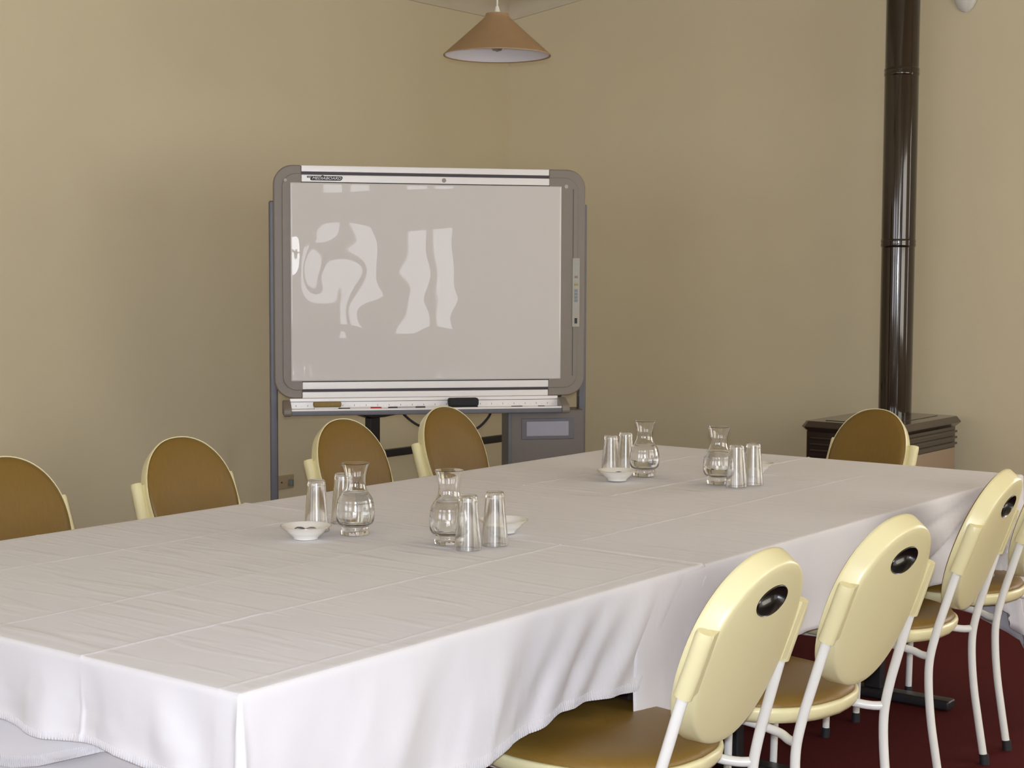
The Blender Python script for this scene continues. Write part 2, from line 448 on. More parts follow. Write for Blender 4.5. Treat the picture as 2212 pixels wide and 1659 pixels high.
# near cloth
def drop_near(x, y, d, corner, sd):
    if corner: return .21 + .07 * corner
    if sd == 'N': return lerp(x, [(-1.5, .20), (-.8, .152), (-.25, .150), (-.08, .16), (0, .20)]) + .004 * math.sin(x * 23)
    if sd == 'R': return lerp(y, [(0, .22), (.15, .27), (.58, .262), (.85, .222), (1.0, .224), (1.12, .235), (1.22, .20), (1.33, .115), (1.405, .03)])
    return .22
def fold_near(x, y, s, t, D, sd):
    w = s * 1.0 + (.10 * t if sd == 'R' else .02 * t)
    a = .011 * fbm(w * 5, 1.3, 0) + .006 * math.sin(w * 21 + 1.5 * math.sin(w * 5)) + .004 * fbm(w * 19, t * 1.5, 4)
    for c in (-.39, -.075):
        if sd == 'N': a += .0018 * math.exp(-((x - c) / .0035) ** 2)
    if sd == 'N': a += .016 * math.exp(-((x + .19 - .06 * t) / .05) ** 2)
    if sd == 'R':
        q = math.exp(-((y - 1.0) / .3) ** 2)
        a += .007 * q * math.sin((y * .9 + t * .16) * 60) - .02 * q * t
    return a
near_cloth = cloth('tablecloth', -TW, 0, 0, 1.405, TZ + .0025,
      [(-.39, .0022, 0, 1.405), (-.045, .0014, 0, 1.405), (-.70, .0014, .05, 1.405), (-1.16, .0018, .2, 1.405)],
      [(.70, .0010, -1.49, -.8), (1.394, .0034, -TW, 0)], ['L', 'N', 'R'], drop_near, fold_near, M['cloth'], hem='NR')
tag(near_cloth, 'white cotton cloth over the near end of the table, its short front hem showing', 'tablecloth', 'white tablecloths')
# far cloth
def drop_far(x, y, d, corner, sd):
    if corner: return .56 + .05 * corner
    if sd == 'R': return lerp(y, [(1.1, .36), (1.33, .34), (1.42, .245), (2.0, .24), (2.9, .24), (3.15, .34), (3.35, .50), (3.467, .58)])
    if sd == 'F': return lerp(x, [(-1.5, .4), (-.3, .42), (0, .56)])
    return .24
def fold_far(x, y, s, t, D, sd):
    a = .008 * fbm(s * 5, 7.3, 0) + .005 * math.sin(s * 24 + 1.5 * math.sin(s * 5)) + .003 * fbm(s * 19, t * 1.5, 4)
    if sd == 'R':
        a -= .014 * math.exp(-((y - 1.15) / .15) ** 2)
        dy = abs(3.18 - y); ang = math.atan2(t * D, dy + .02); q = math.exp(-(dy / .8) ** 2)
        a += q * .016 * math.sin(ang * 34) * min(1, dy / .08) + .007 * q * math.sin(ang * 70 + 1) * min(1, dy / .1) + .03 * q * math.sin(ang * 2)
        a += .012 * math.exp(-((y - 1.85 + .25 * t) / .07) ** 2) * t
    return a
far_cloth = cloth('tablecloth', -TW, 0, 1.12, TL, TZ,
      [(-.775, .0030, 2.2, 3.46), (-.40, .0020, 1.5, 3.1), (-1.12, .0022, 2.2, 3.4)],
      [(2.215, .0024, -TW, -.775), (2.21, .0010, -.775, 0)], ['R', 'F', 'L'], drop_far, fold_far, M['cloth2'])
tag(far_cloth, 'white cotton cloth over the far end of the table, long corner behind the chairs', 'tablecloth', 'white tablecloths')
# older cloth below, seen under the near hem
def drop_low(x, y, d, corner, sd): return lerp(x, [(-1.5, .34), (-.66, .255), (-.578, .235), (-.392, .172), (-.30, .16), (-.12, .15)])
def fold_low(x, y, s, t, D, sd):
    return -.009 - .05 * min(1, max(0, t - .15) * 4) + .003 * fbm(s * 4, 12.1, 0) + .0035 * math.exp(-((t * D - (.215 - .19 * (x + .58))) / .008) ** 2)
low = cloth('tablecloth', -TW + .004, -.12, 0.004, .6, TZ - .0028, [], [], ['N'], drop_low, fold_low, M['cloth2'], step=.02, hem='N')
def fold_base(x, y, s, t, D, sd): return -.016 - .08 * min(1, max(0, t - .10) * 4) + .003 * fbm(s * 4, 17.1, 0)
base = cloth('tablecloth', -TW + .008, -.12, 0.008, .6, TZ - .0044, [], [], ['N'], lambda x, y, d, c, sd: .40, fold_base, M['cloth2'], step=.02)
tag(base, 'plain white cloth innermost of the hanging layers at the bottom left corner', 'tablecloth', 'white tablecloths')
tag(low, 'white under-cloth with stitched hem, seen just beneath the near hem at bottom left', 'tablecloth', 'white tablecloths')

# ------------------------------------------------------------------ chairs
BV = Vector((0, -.140, .391)).normalized()       # up along the tilted back
BE = Vector((0, -BV.z, BV.y))                    # out of the back, away from the sitter
B0 = Vector((0, -.235, .485))
def bp(x, v, e): return B0 + Vector((x, 0, 0)) + BV * v + BE * (e - .35 * x * x)
def oval(k, n):
    a = 2 * PI * k / n; ca, sa = math.cos(a), math.sin(a); ex = .92
    return math.copysign(abs(ca) ** ex, ca) * .181, math.copysign(abs(sa) ** ex, sa) * .208
def oval_shell(prof, n=72):
    v = []; f = []
    for r, e in prof:
        for k in range(n):
            x, w = oval(k, n); v.append(bp(x * r, .208 + w * r, e))
    m = len(prof)
    for i in range(m - 1):
        for k in range(n): f.append([i * n + k, i * n + (k + 1) % n, (i + 1) * n + (k + 1) % n, (i + 1) * n + k])
    f.append(list(range(n))); f.append([(m - 1) * n + k for k in range(n)])
    return v, f
def cut(o, cutter):
    md = o.modifiers.new('cut', 'BOOLEAN'); md.operation = 'DIFFERENCE'; md.object = cutter; md.solver = 'EXACT'
    bpy.context.view_layer.update()
    dg = bpy.context.evaluated_depsgraph_get()
    me = bpy.data.meshes.new_from_object(o.evaluated_get(dg)); o.modifiers.clear(); o.data = me
    bpy.data.objects.remove(cutter); sharp(o, 58)

def make_chair(label):
    t = thing('dining_chair', label, 'chair', (0, 0, 0), 0, 'cream oval-backed chairs around the table')
    v, f = oval_shell([(.02, .024), (.5, .024), (.86, .0236), (.918, .0226), (.934, .0212), (.943, .0190), (.951, .0145), (.975, -.001), (.996, -.014), (1.0, -.018), (.994, -.022), (.980, -.022), (.976, -.014), (.5, -.014), (.02, -.014)])
    back = mesh('backrest', v, f, M['cream'], t)
    HV = .325
    cv = MB().lathe([(.0, -.008), (.3, -.006), (.75, -.001), (1.0, .014), (1.0, .06)], n=48, sx=.058, sy=.033)
    cut_o = mesh('cutter', [bp(p[0], HV + p[1], p[2] + .35 * p[0] ** 2 * 0) for p in cv.v], cv.f, M['cream'])
    cut(back, cut_o)
    hd = MB().lathe([(1.0, .0255), (.985, .0265), (.93, .0240), (.9, .013), (.72, .002), (.3, -.0035), (0.001, -.0045), (0.001, -.0065), (.3, -.005), (.74, .0), (.97, .014), (1.0, .022)], n=48, closed=True, sx=.057, sy=.032)
    hole = mesh('handle_recess', [bp(p[0], HV + p[1], p[2]) for p in hd.v], hd.f, M['blackplast'], back); sharp(hole, 50); hole['label'] = 'black oval hand hole'
    v, f = oval_shell([(.975, -.015), (.973, -.021), (.952, -.027), (.87, -.032), (.6, -.036), (.3, -.037), (.02, -.037)])
    pad = mesh('backrest_pad', v, f, M['brown'], t)
    # legs
    rp = [(0, -.263, .012), (0, -.243, .13), (0, -.229, .22), (0, -.221, .31), (0, -.222, .38), (0, -.236, .45), (0, -.256, .52), (0, -.286, .62), (0, -.310, .69), (0, -.325, .735)]
    for sx in (-1, 1):
        pts = [Vector((sx * (.200 - .013 * max(0, min(1, (p[2] - .4) / .335))), p[1], p[2])) for p in rp]
        leg = MB().tube(spline(pts, 6), .0112, 16).build('leg', M['tube'], t, True)
        MB().tube([(sx * .2, -.2655, 0.0), (sx * .2, -.2625, .03)], .0135, 16).build('foot_cap', M['rubber'], leg, True)
        # sleeve moulded to the side of the back, holding the tube
        sl = MB(); q = [pts[7] + Vector((0, -.000, .004)), pts[8], pts[9] + Vector((0, -.006, .016))]
        sl.tube(spline([q[0], q[1], q[2]], 5), [.0185] * 10 + [.0165], 20)
        a, b = q[0], q[2]
        c = sx * .165
        sl.add([(a.x, a.y - .0185, a.z), (c, a.y - .0165, a.z + .004), (c, b.y - .0165, b.z), (b.x, b.y - .0175, b.z - .006),
                (a.x, a.y + .0185, a.z), (c, a.y + .0175, a.z + .004), (c, b.y + .0175, b.z), (b.x, b.y + .0175, b.z - .006)], [[0, 1, 2, 3], [4, 5, 6, 7], [0, 1, 5, 4], [2, 3, 7, 6], [1, 2, 6, 5], [0, 3, 7, 4]])
        sl.build('tube_sleeve', M['cream'], back, True, angle=50)
    for sx in (-1, 1):
        fp = [(sx * .190, .185, .412), (sx * .198, .203, .40), (sx * .200, .209, .36), (sx * .203, .218, .012)]
        leg = MB().tube(spline(fp, 6), .0105, 16).build('leg', M['tube'], t, True)
        MB().tube([(sx * .203, .2185, 0), (sx * .203, .2175, .03)], .0128, 16).build('foot_cap', M['rubber'], leg, True)
        rail = spline([(sx * .200, -.222, .392), (sx * .185, -.195, .390), (sx * .165, -.15, .396), (sx * .165, -.05, .405), (sx * .19, .185, .412)], 6)
        MB().tube(rail, .0105, 14).build('seat_rail', M['tube'], t, True)
    # seat
    half = spline([(0, .248), (.10, .246), (.175, .228), (.218, .18), (.236, .10), (.232, 0.0), (.212, -.09), (.165, -.165), (.09, -.212), (0, -.226)], 6)
    half = [Vector((p[0], p[1], 0)) for p in half]
    out = half + [Vector((-p.x, p.y, 0)) for p in half[-2:0:-1]]
    def ring(prof):
        n = len(out); v = []; f = []
        for k_, z in prof:
            for p in out:
                q = Vector((p.x, p.y - .01, 0)); L = q.length
                q = q * (1 - k_ / L) if k_ < L else q * .02
                v.append((q.x, q.y + .01, z + .010 * (p.y / .24) ** 2 * (1 if p.y > 0 else .0)))
        for i in range(len(prof) - 1):
            for k in range(n): f.append([i * n + k, i * n + (k + 1) % n, (i + 1) * n + (k + 1) % n, (i + 1) * n + k])
        f.append(list(range(n))); f.append([(len(prof) - 1) * n + k for k in range(n)])
        return v, f
    v, f = ring([(.20, .410), (.035, .408), (.012, .413), (.003, .424), (0, .438), (.002, .446), (.008, .449), (.012, .446), (.20, .446)])
    mesh('seat', v, f, M['cream'], t)
    v, f = ring([(.010, .444), (.009, .451), (.016, .460), (.035, .468), (.08, .473), (.15, .476), (.23, .476)])
    mesh('seat_pad', v, f, M['brown'], t)
    return t

chairs = [  # x, y, rz(deg), label
    (.020, 1.006, 90, 'cream chair with its oval back to the camera, nearest one in the right-hand row'),
    (.044, 1.593, 86.3, 'cream chair with its oval back turned, second from the camera in the right-hand row'),
    (-.065, 2.480, 95, 'cream chair third from the camera in the right-hand row, back seen nearly edge-on'),
    (-.080, 3.075, 90, 'cream chair at the far end of the right-hand row, cut by the right picture edge'),
    (-1.70, .978, -90, 'brown padded chair cut by the left picture edge, facing the table'),
    (-1.735, 1.66, -90, 'brown padded chair alone before the bare left wall, left of the whiteboard post'),
    (-1.772, 2.447, -90, 'brown padded chair below the left end of the whiteboard tray'),
    (-1.832, 3.09, -90, 'brown padded chair just below the middle of the whiteboard tray'),
    (-.876, 3.772, 168, 'brown padded chair at the head of the table, in front of the stove')]
c0 = make_chair(chairs[0][3]); c0.location = (chairs[0][0], chairs[0][1], 0); c0.rotation_euler = (0, 0, math.radians(chairs[0][2]))
for x, y, a, lb in chairs[1:]: dup(c0, (x, y, 0), math.radians(a), lb)

# ------------------------------------------------------------------ carafes, tumblers, dishes
ZT = TZ + .0042
def make_carafe(loc, label, level):
    t = thing('water_carafe', label, 'carafe', loc, 0, 'water carafes on the table')
    o = [(.0, 0), (.034, 0), (.0355, .002), (.0355, .016), (.0345, .020), (.036, .023), (.043, .028), (.0470, .036), (.0485, .050), (.0478, .066), (.0462, .078), (.0448, .082), (.0440, .088), (.0385, .098), (.0318, .108), (.0272, .120), (.0256, .134), (.0268, .150), (.0305, .166), (.0352, .1775)]
    i = [(.0338, .1785), (.0290, .167), (.0252, .150), (.0240, .134), (.0256, .120), (.0300, .109), (.0365, .0985), (.0420, .088), (.0432, .080), (.0452, .072), (.0466, .055), (.0452, .040), (.040, .030), (.030, .0265), (.0, .026)]
    sp = lambda L: [(max(0, p.x), p.y) for p in spline([(a, b, 0) for a, b in L], 3)]
    prof = [(0.0, 0)] + o[1:3] + [(p.x, p.y) for p in spline([(a, b, 0) for a, b in o[3:]], 4)] + [(p.x, p.y) for p in spline([(a, b, 0) for a, b in i[:-1]], 4)] + [(0, .026)]
    MB().lathe(prof, n=64).build('glass_body', M['glass'], t, True, angle=70)
    wl = [(max(0, r - .0004), z) for r, z in [(.0, .0264), (.030, .0269), (.040, .0304), (.0452, .0404), (.0466, .055), (.0452, .072), (.0432, .080), (.0420, .088), (.0365, .0985)] if z < level]
    rl = lerp(level, [(.088, .0416), (.0985, .0361), (.109, .0296), (.120, .0252), (.134, .0236)])
    MB().lathe(wl + [(rl, level), (0, level)], n=64).build('water', M['water'], t, True, angle=40)
    return t
def make_tumbler(loc, label):
    t = tag(MB().lathe([(.0318, 0), (.0328, .001), (.0325, .004), (.0222, .122), (.0215, .127), (.019, .1295), (0, .1295), (0, .117), (.0185, .1165), (.0200, .113), (.0308, .004), (.0312, .001)], n=56, closed=True).build('tumbler', M['tumbler'], None, True, angle=50), label, 'glass', 'upturned tumblers on the table')
    t.location = loc; return t
cs = [(-.881, 1.199, .107, 'left of the near pair of water carafes, in front of a brown chair back'),
      (-.612, 1.242, .104, 'right of the near pair of water carafes, partly behind upturned tumblers'),
      (-.940, 2.627, .104, 'left of the far pair of water carafes, beside a small white dish'),
      (-.656, 2.612, .099, 'right of the far pair of water carafes, left of two upturned tumblers')]
for x, y, l, lb in cs: make_carafe((x, y, ZT), lb, l)
ts = [(-.991, 1.174, 'upturned tumbler just behind the near left white dish'),
      (-1.030, 1.312, 'upturned tumbler half hidden behind the near left water carafe'),
      (-.523, 1.205, 'upturned tumbler in front of the near right carafe, nearest the camera'),
      (-.510, 1.291, 'upturned tumbler right of the near right carafe, beside a hidden dish'),
      (-1.039, 2.580, 'upturned tumbler behind the far white dish, leftmost of the far group'),
      (-1.055, 2.692, 'upturned tumbler between the far left carafe and its leftmost neighbour'),
      (-.575, 2.581, 'upturned tumbler touching the far right carafe, in front of another tumbler'),
      (-.561, 2.661, 'upturned tumbler at the right end of the far group')]
g0 = make_tumbler((*ts[0][:2], ZT), ts[0][2])
for x, y, lb in ts[1:]: dup(g0, (x, y, ZT), random.uniform(0, 3), lb)
def make_dish(loc, label):
    t = thing('dish', label, 'dish', loc, 0, 'small white sweet dishes')
    MB().lathe([(0, .003), (.026, .003), (.027, 0), (.030, 0), (.031, .004), (.040, .0115), (.0475, .0185), (.0500, .0225), (.0605, .030), (.0622, .0318), (.0606, .0330), (.0485, .0262), (.044, .0195), (.036, .0150), (.028, .0125), (0, .0120)], n=64).build('bowl', M['china'], t, True, angle=60)
    MB().lathe([(.0612, .0326), (.0626, .0324), (.0628, .0314), (.0616, .0310)], n=64, closed=True).build('rim_band', M['chinarim'], t, True)
    return t
ds = [(-.930, 1.075, 'white dish of dark sweets in front of the near left tumbler'),
      (-.611, 1.455, 'white dish mostly hidden behind the two near right tumblers'),
      (-.945, 2.475, 'white dish in front of the far left carafe'),
      (-.700, 2.925, 'white dish almost hidden behind the far right tumblers')]
d0 = make_dish((*ds[0][:2], ZT), ds[0][2])
for x, y, lb in ds[1:]: dup(d0, (x, y, ZT), .3, lb)
def sweet(x, y, rz, m, label, tilt=.04):
    mb = MB(); L, W, H = .0125, .009, .0145
    v = []
    for u, w, h in ((-1.25, .75, .35), (-1, .95, .8), (-.5, 1, 1), (0, 1, 1.05), (.5, 1, 1), (1, .95, .8), (1.25, .75, .35)):
        v += [(u * L, -w * W, 0.002), (u * L, -w * W * .8, h * H), (u * L, w * W * .8, h * H), (u * L, w * W, .002)]
    f = [[i * 4 + k, i * 4 + (k + 1) % 4, i * 4 + 4 + (k + 1) % 4, i * 4 + 4 + k] for i in range(6) for k in range(4)] + [[0, 1, 2, 3], [24, 25, 26, 27]]
    o = mb.add(v, f).build('wrapped_sweet', m, bevel=.0008)
    o.location = (x, y, ZT + .0125); o.rotation_euler = (0, tilt, rz)
    return tag(o, label, 'sweet', 'wrapped sweets in the dishes')
sweet(-.944, 1.068, .9, M['wrap'], 'dark wrapped sweet at the left in the near left dish')
sweet(-.921, 1.084, .4, M['wrapgrey'], 'greyish wrapped sweet at the right in the near left dish')
sweet(-.940, 2.478, .75, M['wrap'], 'dark wrapped sweet in the far left dish')

# ------------------------------------------------------------------ pendant lamp
LX, LY = -2.224, 3.485
def zceil(x): return zc(x) + CH
lamp = thing('pendant_lamp', 'tan conical pendant lamp hanging above the whiteboard corner', 'lamp', (LX, LY, 0))
MB().lathe([(.0455, 2.4725), (.0470, 2.4735), (.0500, 2.462), (.0560, 2.4535), (.150, 2.3690), (.2160, 2.3110), (.2222, 2.3055), (.2215, 2.3015), (.2150, 2.3075), (.150, 2.3640), (.0550, 2.449), (.0470, 2.458), (.0440, 2.471)], n=72, closed=True).build('lamp_shade', M['shade'], lamp, True, angle=40)
MB().lathe([(.2140, 2.3070), (.150, 2.3625), (.0545, 2.4475), (.0455, 2.4565), (.0450, 2.4560), (.0540, 2.4465), (.1495, 2.3615), (.2145, 2.3055)], n=72, closed=True).build('shade_lining', M['shadein'], lamp, True)
MB().lathe([(0, 2.503), (.006, 2.503), (.0075, 2.499), (.009, 2.492), (.0135, 2.476), (.0175, 2.465), (.0175, 2.425), (0, 2.425)], n=32).build('lamp_holder', M['whiteplast'], lamp, True)
MB().lathe([(.0455, 2.4705), (.0455, 2.4675), (.016, 2.4665), (.016, 2.4700)], n=48, closed=True).build('shade_ring', M['whiteplast'], lamp, True)
MB().lathe([(0, 2.428), (.012, 2.428), (.014, 2.405), (.024, 2.382), (.030, 2.358), (.028, 2.338), (.018, 2.3235), (0, 2.3195)], n=40).build('bulb', M['glass'], lamp, True, angle=80)
MB().tube([(0, 0, 2.50), (.002, 0, 2.7), (0, 0, zceil(LX) - .02)], .0035, 10).build('cord', M['whiteplast'], lamp, True)
MB().lathe([(0, zceil(LX) - .03), (.03, zceil(LX) - .028), (.042, zceil(LX) - .012), (.045, zceil(LX) + .004), (0, zceil(LX) + .004)], n=40).build('ceiling_rose', M['whiteplast'], lamp, True)

# ------------------------------------------------------------------ wall light at top right
wl = thing('wall_light', 'white wall light whose pointed shade dips into the top right of the picture', 'lamp', (-1.277, YB, 2.74))
v = []; f = []; prof = [(.0, 0), (.020, .006), (.038, .022), (.052, .048), (.062, .085), (.070, .13), (.074, .18), (.072, .23)]
n = 24
for w, z in prof:
    for k in range(n + 1):
        a = PI * k / n; v.append((math.cos(a) * w * 1.05, -.006 - math.sin(a) * w * .75, z))
for i in range(len(prof) - 1):
    for k in range(n): f.append([i * (n + 1) + k, i * (n + 1) + k + 1, (i + 1) * (n + 1) + k + 1, (i + 1) * (n + 1) + k])
sh = mesh('glass_shade', v, f, M['opal'], wl); so = sh.modifiers.new('thickness', 'SOLIDIFY'); so.thickness = .004
MB().lathe([(0, 0), (.045, 0), (.045, -.012), (.03, -.02), (0, -.02)], n=32).build('wall_plate', M['alu'], wl, True)
wl.children[-1].rotation_euler = (-PI / 2, 0, 0); wl.children[-1].location = (0, -.021, .16)

# ------------------------------------------------------------------ stove and flue
stv = thing('stove', 'dark brown gas stove with beige side panel standing before the back wall', 'stove', (-1.452, 5.62, 0))
MB().box(-.232, .232, -.37, .36, .08, .655).build('body', M['stove'], stv, bevel=.006)
MB().box(-.19, .19, -.33, .33, 0, .08).build('plinth', M['blackmetal'], stv, bevel=.004)
def oct_(w, h, c): return [(-w + c, -h), (w - c, -h), (w, -h + c), (w, h - c), (w - c, h), (-w + c, h), (-w, h - c), (-w, -h + c)]
mb = MB(); pr = [(.232, .37, .020, .648), (.257, .395, .028, .672), (.257, .395, .028, .676), (.239, .377, .022, .702)]
v = []; f = []
for w, h, c, z in pr: v += [(p[0], p[1], z) for p in oct_(w, h, c)]
for i in range(3):
    for k in range(8): f.append([i * 8 + k, i * 8 + (k + 1) % 8, i * 8 + 8 + (k + 1) % 8, i * 8 + 8 + k])
f += [list(range(8)), list(range(24, 32))]
mb.add(v, f).build('hood', M['stovetop'], stv, bevel=.002)
MB().box(-.16, .16, -.31, .30, .7015, .7045).build('top_plate', M['stovetop'], stv, bevel=.001)
MB().box(.2322, .2385, -.345, .34, .10, .545).build('side_panel', M['stoveside'], stv, bevel=.002)
MB().box(-.2385, -.2322, -.345, .34, .10, .545).build('side_panel', M['stoveside'], stv, bevel=.002)
for k in range(3): MB().box(.231, .247, -.35, .35, .560 + .030 * k, .572 + .030 * k).build('louvre', M['stovetop'], stv, bevel=.003)
for k in range(3): MB().box(-.205, .205, -.386, -.369, .556 + .030 * k, .566 + .030 * k).build('louvre', M['stovetop'], stv, bevel=.003)
MB().box(-.185, .185, -.376, -.366, .16, .53).build('glass_front', M['blackplast'], stv, bevel=.002)
MB().lathe([(0, .7045), (.026, .7045), (.026, .714), (.018, .719), (0, .719)], (-.115, .0, 0), 24).build('control_knob', M['blackplast'], stv, True)
flue = thing('flue_pipe', 'tall dark brown flue pipe rising from the stove along the back wall', 'flue', (-1.485, 5.835, 0))
zt = zceil(-1.485 - .09) - .001
MB().lathe([(0, .7045), (.083, .7045), (.083, 1.575), (0.0, 1.575)], n=56).build('lower_pipe', M['flue'], flue, True)
MB().lathe([(0, 1.56), (.0845, 1.56), (.0845, 2.43), (0, 2.43)], n=56).build('middle_pipe', M['flue'], flue, True)
MB().lathe([(0, 2.42), (.0835, 2.42), (.0835, zt), (0, zt)], n=56).build('upper_pipe', M['flue'], flue, True)
for z in (1.572, 2.425):
    MB().lathe([(.083, z - .022), (.086, z - .018), (.0872, z - .008), (.0855, z), (.0872, z + .008), (.086, z + .018), (.083, z + .022)], n=56).build('collar', M['flue'], flue, True)

# ------------------------------------------------------------------ electronic whiteboard on its stand
BO = Vector((-2.638, 3.534, 0)); BA = math.atan2(.754, .657)
bd = thing('whiteboard', 'electronic whiteboard with grey frame on a stand in the room corner', 'whiteboard', BO, BA)
# local: x along the board to the picture's right, -y towards the viewer, z up
def rrect(x0, x1, z0, z1, r, n=10):
    P = []
    for cx_, cz, a0 in ((x1 - r, z0 + r, -PI / 2), (x1 - r, z1 - r, 0), (x0 + r, z1 - r, PI / 2), (x0 + r, z0 + r, PI)):
        for k in range(n + 1):
            a = a0 + PI / 2 * k / n; P.append((cx_ + r * math.cos(a), cz + r * math.sin(a)))
    return P
OX0, OX1, OZ0, OZ1 = -.664, .696, .872, 1.865
def cap(xa, xb, name):
    """end cap: outer rounded frame cut at xa..xb, stepped"""
    mb = MB()
    def clip(poly):
        q = []
        n = len(poly)
        for i in range(n):
            a, b = poly[i], poly[(i + 1) % n]
            for lim, sg in ((xa, 1), (xb, -1)): pass
            q.append(a)
        def cl(pts, lim, sg):
            o = []
            for i in range(len(pts)):
                a, b = pts[i], pts[(i + 1) % len(pts)]
                ia, ib = sg * (a[0] - lim) >= 0, sg * (b[0] - lim) >= 0
                if ia: o.append(a)
                if ia != ib:
                    t = (lim - a[0]) / (b[0] - a[0]); o.append((lim, a[1] + t * (b[1] - a[1])))
            return o
        return cl(cl(q, xa, 1), xb, -1)
    return clip
def frame_piece(name, xa, xb, m, par):
    clip = cap(xa, xb, name); mb = MB()
    fn = lambda p, h: (p[0], -h, p[1])
    mb.prism(clip(rrect(OX0, OX1, OZ0, OZ1, .082)), fn, -.035, .020)
    return mb.build(name, m, par, bevel=.007, seg=3)
def raised(name, xa, xb, m, par):
    clip = cap(xa, xb, name); mb = MB(); fn = lambda p, h: (p[0], -h, p[1])
    mb.prism(clip(rrect(OX0 + .036, OX1 - .036, OZ0 + .036, OZ1 - .036, .058)), fn, .010, .027)
    return mb.build(name, m, par, bevel=.003, seg=2)
frL = frame_piece('frame_end', -2, -.546, M['bframe'], bd); raised('inner_bezel', -2, -.546, M['bframe'], frL)
frR = frame_piece('frame_end', .531, 2, M['bframe'], bd); rb = raised('inner_bezel', .531, 2, M['bframe'], frR)
MB().box(.6385, .6405, -.0285, -.026, .96, 1.78).build('bezel_line', M['bgroove'], frR)
MB().box(-.546, .531, -.012, .034, OZ0 + .006, OZ1 - .006).build('core', M['bgroove'], bd)
for nm, z0, z1, d in (('top_rail', 1.8375, 1.864, .021), ('top_rail', 1.7935, 1.8245, .027), ('bottom_rail', .9115, .9425, .027), ('bottom_rail', .8735, .8995, .021)):
    MB().box(-.546, .531, -d, .0, z0, z1).build(nm, M['alu'], bd, bevel=.002)
# wavy film surface
v = []; f = []; nx, nz = 176, 128
for j in range(nz + 1):
    for i in range(nx + 1):
        u, w = i / nx, j / nz; x = -.594 + 1.179 * u; z = .9465 + .844 * w
        e = min(1, min(u, 1 - u) * 30)
        left = math.exp(-((u - .12) / .22) ** 2); 
        h = .0036 * fbm(x * 2.6, z * 4.6, 5.2, 2) * (.34 + .6 * left) * math.exp(-((w - .42) / .29) ** 2)
        h += .0016 * math.exp(-((u - .035) / .05) ** 2) * math.exp(-((w - .60) / .13) ** 2)
        h += .0005 * fbm(z * 9, 2.2, u * 30, 2) * math.exp(-((1 - u) / .03) ** 2)
        v.append((x, -.0290 - h * e, z))
for j in range(nz):
    for i in range(nx):
        a = j * (nx + 1) + i; f.append([a, a + 1, a + nx + 2, a + nx + 1])
film = mesh('screen', v, f, M['film'], bd)
so = film.modifiers.new('thickness', 'SOLIDIFY'); so.thickness = .0015; so.offset = 0
MB().prism(rrect(-.598, .589, .9425, 1.7945, .008, 4), lambda p, h: (p[0], -h, p[1]), -.005, .0268).build('screen_backing', M['ink'], bd)
def disc(x, z, r, y, m, name, par):
    o = MB().lathe([(0, 0), (r, 0), (r * .95, .002), (0, .0025)], n=28).build(name, m, par, True); o.rotation_euler = (PI / 2, 0, 0); o.location = (x, y, z); return o
disc(-.614, 1.800, .0068, -.0268, M['dot'], 'round_cap', frL); disc(.607, 1.791, .0085, -.0268, M['dot'], 'round_cap', frR)
disc(.065, 1.809, .0095, -.0268, M['greydot'], 'sensor_cap', bd)
# logo plate with lettering
lp = MB()
lp.prism(rrect(-.508, -.373, 1.8005, 1.8190, .008, 6), lambda p, h: (p[0] + (p[1] - 1.81) * .35, -h, p[1]), .0265, .0283)
lp.prism(rrect(-.523, -.500, 1.8115, 1.8190, .002, 3), lambda p, h: (p[0], -h, p[1]), .0265, .0282)
lp.prism(rrect(-.4615, -.452, 1.815, 1.8225, .003, 4), lambda p, h: (p[0], -h, p[1]), .0265, .0281)
logo = lp.build('logo_plate', M['ink'], bd)
def text(body, size, shear, m, par, name, loc, bold=0, sx=1):
    cu = bpy.data.curves.new(name, 'FONT'); cu.body = body; cu.size = size; cu.shear = shear; cu.offset = bold; cu.extrude = .0004; cu.align_x = 'CENTER'; cu.align_y = 'CENTER'
    o = bpy.data.objects.new(name, cu); C.objects.link(o); bpy.context.view_layer.update()
    me = bpy.data.meshes.new_from_object(o.evaluated_get(bpy.context.evaluated_depsgraph_get())); bpy.data.objects.remove(o)
    me.materials.clear(); me.materials.append(m)
    q = link(bpy.data.objects.new(name, me), par); q.location = loc; q.rotation_euler = (PI / 2, 0, 0); q.scale = (sx, 1, 1); return q
text('MEDIABOARD', .0165, .3, M['letter'], logo, 'lettering', (-.4405, -.0285, 1.8097), 0, 1.17)
MB().box(-.520, -.504, -.0288, -.028, 1.8140, 1.8165).build('small_lettering', M['icon'], logo)
# control strip
cp = MB().prism(rrect(.6365, .6695, 1.176, 1.479, .003, 3), lambda p, h: (p[0], -h, p[1]), .020, .0315).build('control_panel', M['ctl'], bd, bevel=.0015)
def key(z0, z1, m, w=.0075, name='key'): return MB().box(.653 - w, .653 + w, -.0327, -.031, z0, z1).build(name, m, cp, bevel=.0006)
for z in (1.461, 1.443, 1.4355, 1.414, 1.381, 1.268, 1.243):
    r = .006
    o = MB().lathe([(r, 0), (r, .0012), (r * .6, .0012), (r * .6, 0)], n=20, closed=True).build('key_symbol', M['icon'], cp, True)
    o.rotation_euler = (PI / 2, 0, 0); o.location = (.653, -.0315, z); o.scale = (1, .8, 1)
key(1.391, 1.4005, M['bframe']); key(1.3585, 1.3665, M['yellow'], .009); key(1.191, 1.215, M['ink'], .006, 'power_switch')
for k in range(4): key(1.286 + k * .0145, 1.298 + k * .0145, M['iconblue'], .0075)
